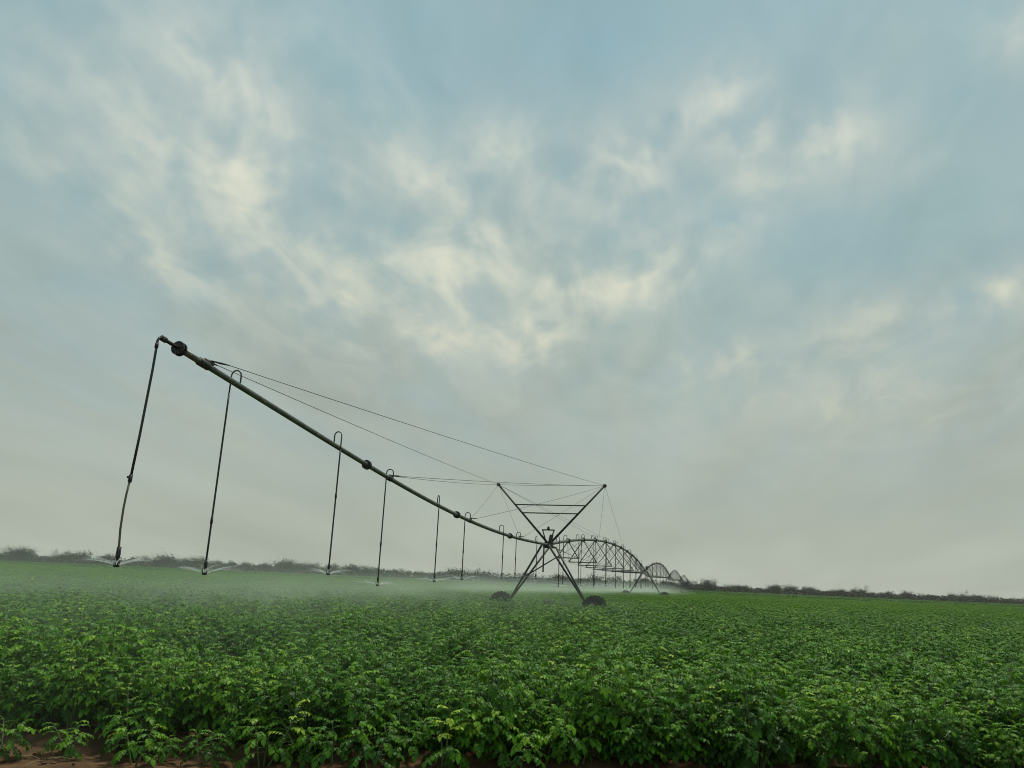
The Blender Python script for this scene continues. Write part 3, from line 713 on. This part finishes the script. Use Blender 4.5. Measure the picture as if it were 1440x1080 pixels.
mb = MB(); mb.tube([(-.9, .05, 3.36), (-.92, .06, 2.6), (-.92, .06, 2.16)], .035, 8); part('drain_hose', mb, M['hose'])
rd = random.Random(21)
for sp in range(3):
    n_ = 19 if sp == 0 else 14
    for i in range(n_):
        s = sp*SPAN+SPAN*(i+.6)/n_; z_ = sz_(s-sp*SPAN, sp)
        q_ = drop(s, 1 if i % 2 else -1, z_, 1.62+rd.uniform(-.12, .12), r=.019, det=(sp == 0), lift=.26 if sp == 0 else .2)
        if sp == 0 and i < 9: NOZ.append(q_)

# ------------------------------------------------------------------ water leaving the sprinklers
SPR = ['water jets fanning from the sprinkler on the leftmost drop hose', 'water jets under the second drop hose from the left', 'water jets under the third drop hose from the left',
       'water jets under the fourth drop hose, below the cable clamp', 'water jets under the straight looking fifth drop hose', 'water jets under the sixth drop hose from the left', 'water jets under the seventh drop hose, left of the tower', 'water jets under the eighth drop hose beside the tower', 'water jets just left of the tower legs']
for i, p in enumerate(NOZ):
    rg = random.Random(900+i); mb = MB(); n_ = 11
    for j in range(n_):
        a = 2*math.pi*(j+rg.uniform(-.3, .3))/n_; v0 = rg.uniform(3.6, 4.8); e_ = rg.uniform(.28, .5); T_ = rg.uniform(.09, .15); cur = rg.uniform(.5, .9)
        pts, rad, tn = [], [], []
        for q in range(9):
            t_ = T_*q/8; rr = .04+v0*math.cos(e_)*t_; zz = v0*math.sin(e_)*t_-4.9*t_*t_*1.8; aa = a+cur*t_/T_*.5
            pts.append((p[0]+rr*math.cos(aa), p[1]+rr*math.sin(aa), p[2]+zz)); rad.append(lerp(.004, .013, q/8)); tn.append(lerp(.45, .02, (q/8)**.7))
        mb.tube(pts, rad, 5, False, tn)
    for _ in range(160 if i < 9 else 40):
        a = rg.uniform(0, 6.28); t_ = rg.uniform(.05, .42); v0 = rg.uniform(3.2, 5); e_ = rg.uniform(.15, .5)
        c = Vector((p[0]+v0*math.cos(e_)*t_*math.cos(a), p[1]+v0*math.cos(e_)*t_*math.sin(a), p[2]+v0*math.sin(e_)*t_-4.9*t_*t_*1.6)); r_ = rg.uniform(.0015, .004)
        mb.add([c+Vector((0, 0, r_*1.6)), c+Vector((r_, 0, -r_)), c+Vector((-r_, r_, -r_)), c+Vector((-r_, -r_, -r_))], [(0, 1, 2), (0, 2, 3), (0, 3, 1), (1, 3, 2)], .45)
    o = link('water_spray', mb.mesh('water_spray', M['spray'], True)); o.matrix_world = rootM.copy()
    tag(o, SPR[i] if i < len(SPR) else 'faint water jets under the drop hoses of the arched span', 'water spray', kind='stuff')

# ------------------------------------------------------------------ drifting spray mist: soft lens-shaped bodies of thin fog lying along the machine
def mist(sx, sy, cz, lx, ly, lz, dens, lab):
    mb = MB(); nu, nv = 48, 20; vs = [(0, 0, lz)]
    for j in range(1, nv):
        ph = math.pi*j/nv
        for i in range(nu): th = 2*math.pi*i/nu; vs.append((lx*math.sin(ph)*math.cos(th), ly*math.sin(ph)*math.sin(th), lz*math.cos(ph)))
    vs.append((0, 0, -lz)); fs = [(0, 1+i, 1+(i+1) % nu) for i in range(nu)]
    for j in range(nv-2):
        for i in range(nu): fs.append((1+j*nu+i, 1+(j+1)*nu+i, 1+(j+1)*nu+(i+1) % nu, 1+j*nu+(i+1) % nu))
    b = 1+(nv-2)*nu; fs += [(len(vs)-1, b+(i+1) % nu, b+i) for i in range(nu)]
    mb.add(vs, fs); o = link('spray_mist', mb.mesh('spray_mist', mist_mat((lx, ly, lz), dens), True))
    o.matrix_world = rootM @ Matrix.Translation((sx, sy, cz))
    tag(o, lab, 'mist', kind='stuff')
mist(30, 9, .8, 48, 9, 1.6, .032, 'pale drifting water mist behind the first wheeled tower')
mist(78, 3, .9, 62, 9, 1.8, .032, 'pale water mist under the arched spans')
mist(-17, 8, .8, 30, 15.5, 1.7, .025, 'thin water mist under the overhanging pipe')

# ------------------------------------------------------------------ haze: the murky air
hb = MB(); hb.box((0, 0, 7), (2900, 2900, 16.6))
hz_ = link('haze', hb.mesh('haze', vol_mat('haze', (.95, .98, .94), .00018, .25))); tag(hz_, 'thin grey haze in the air over the field', 'haze', kind='stuff')
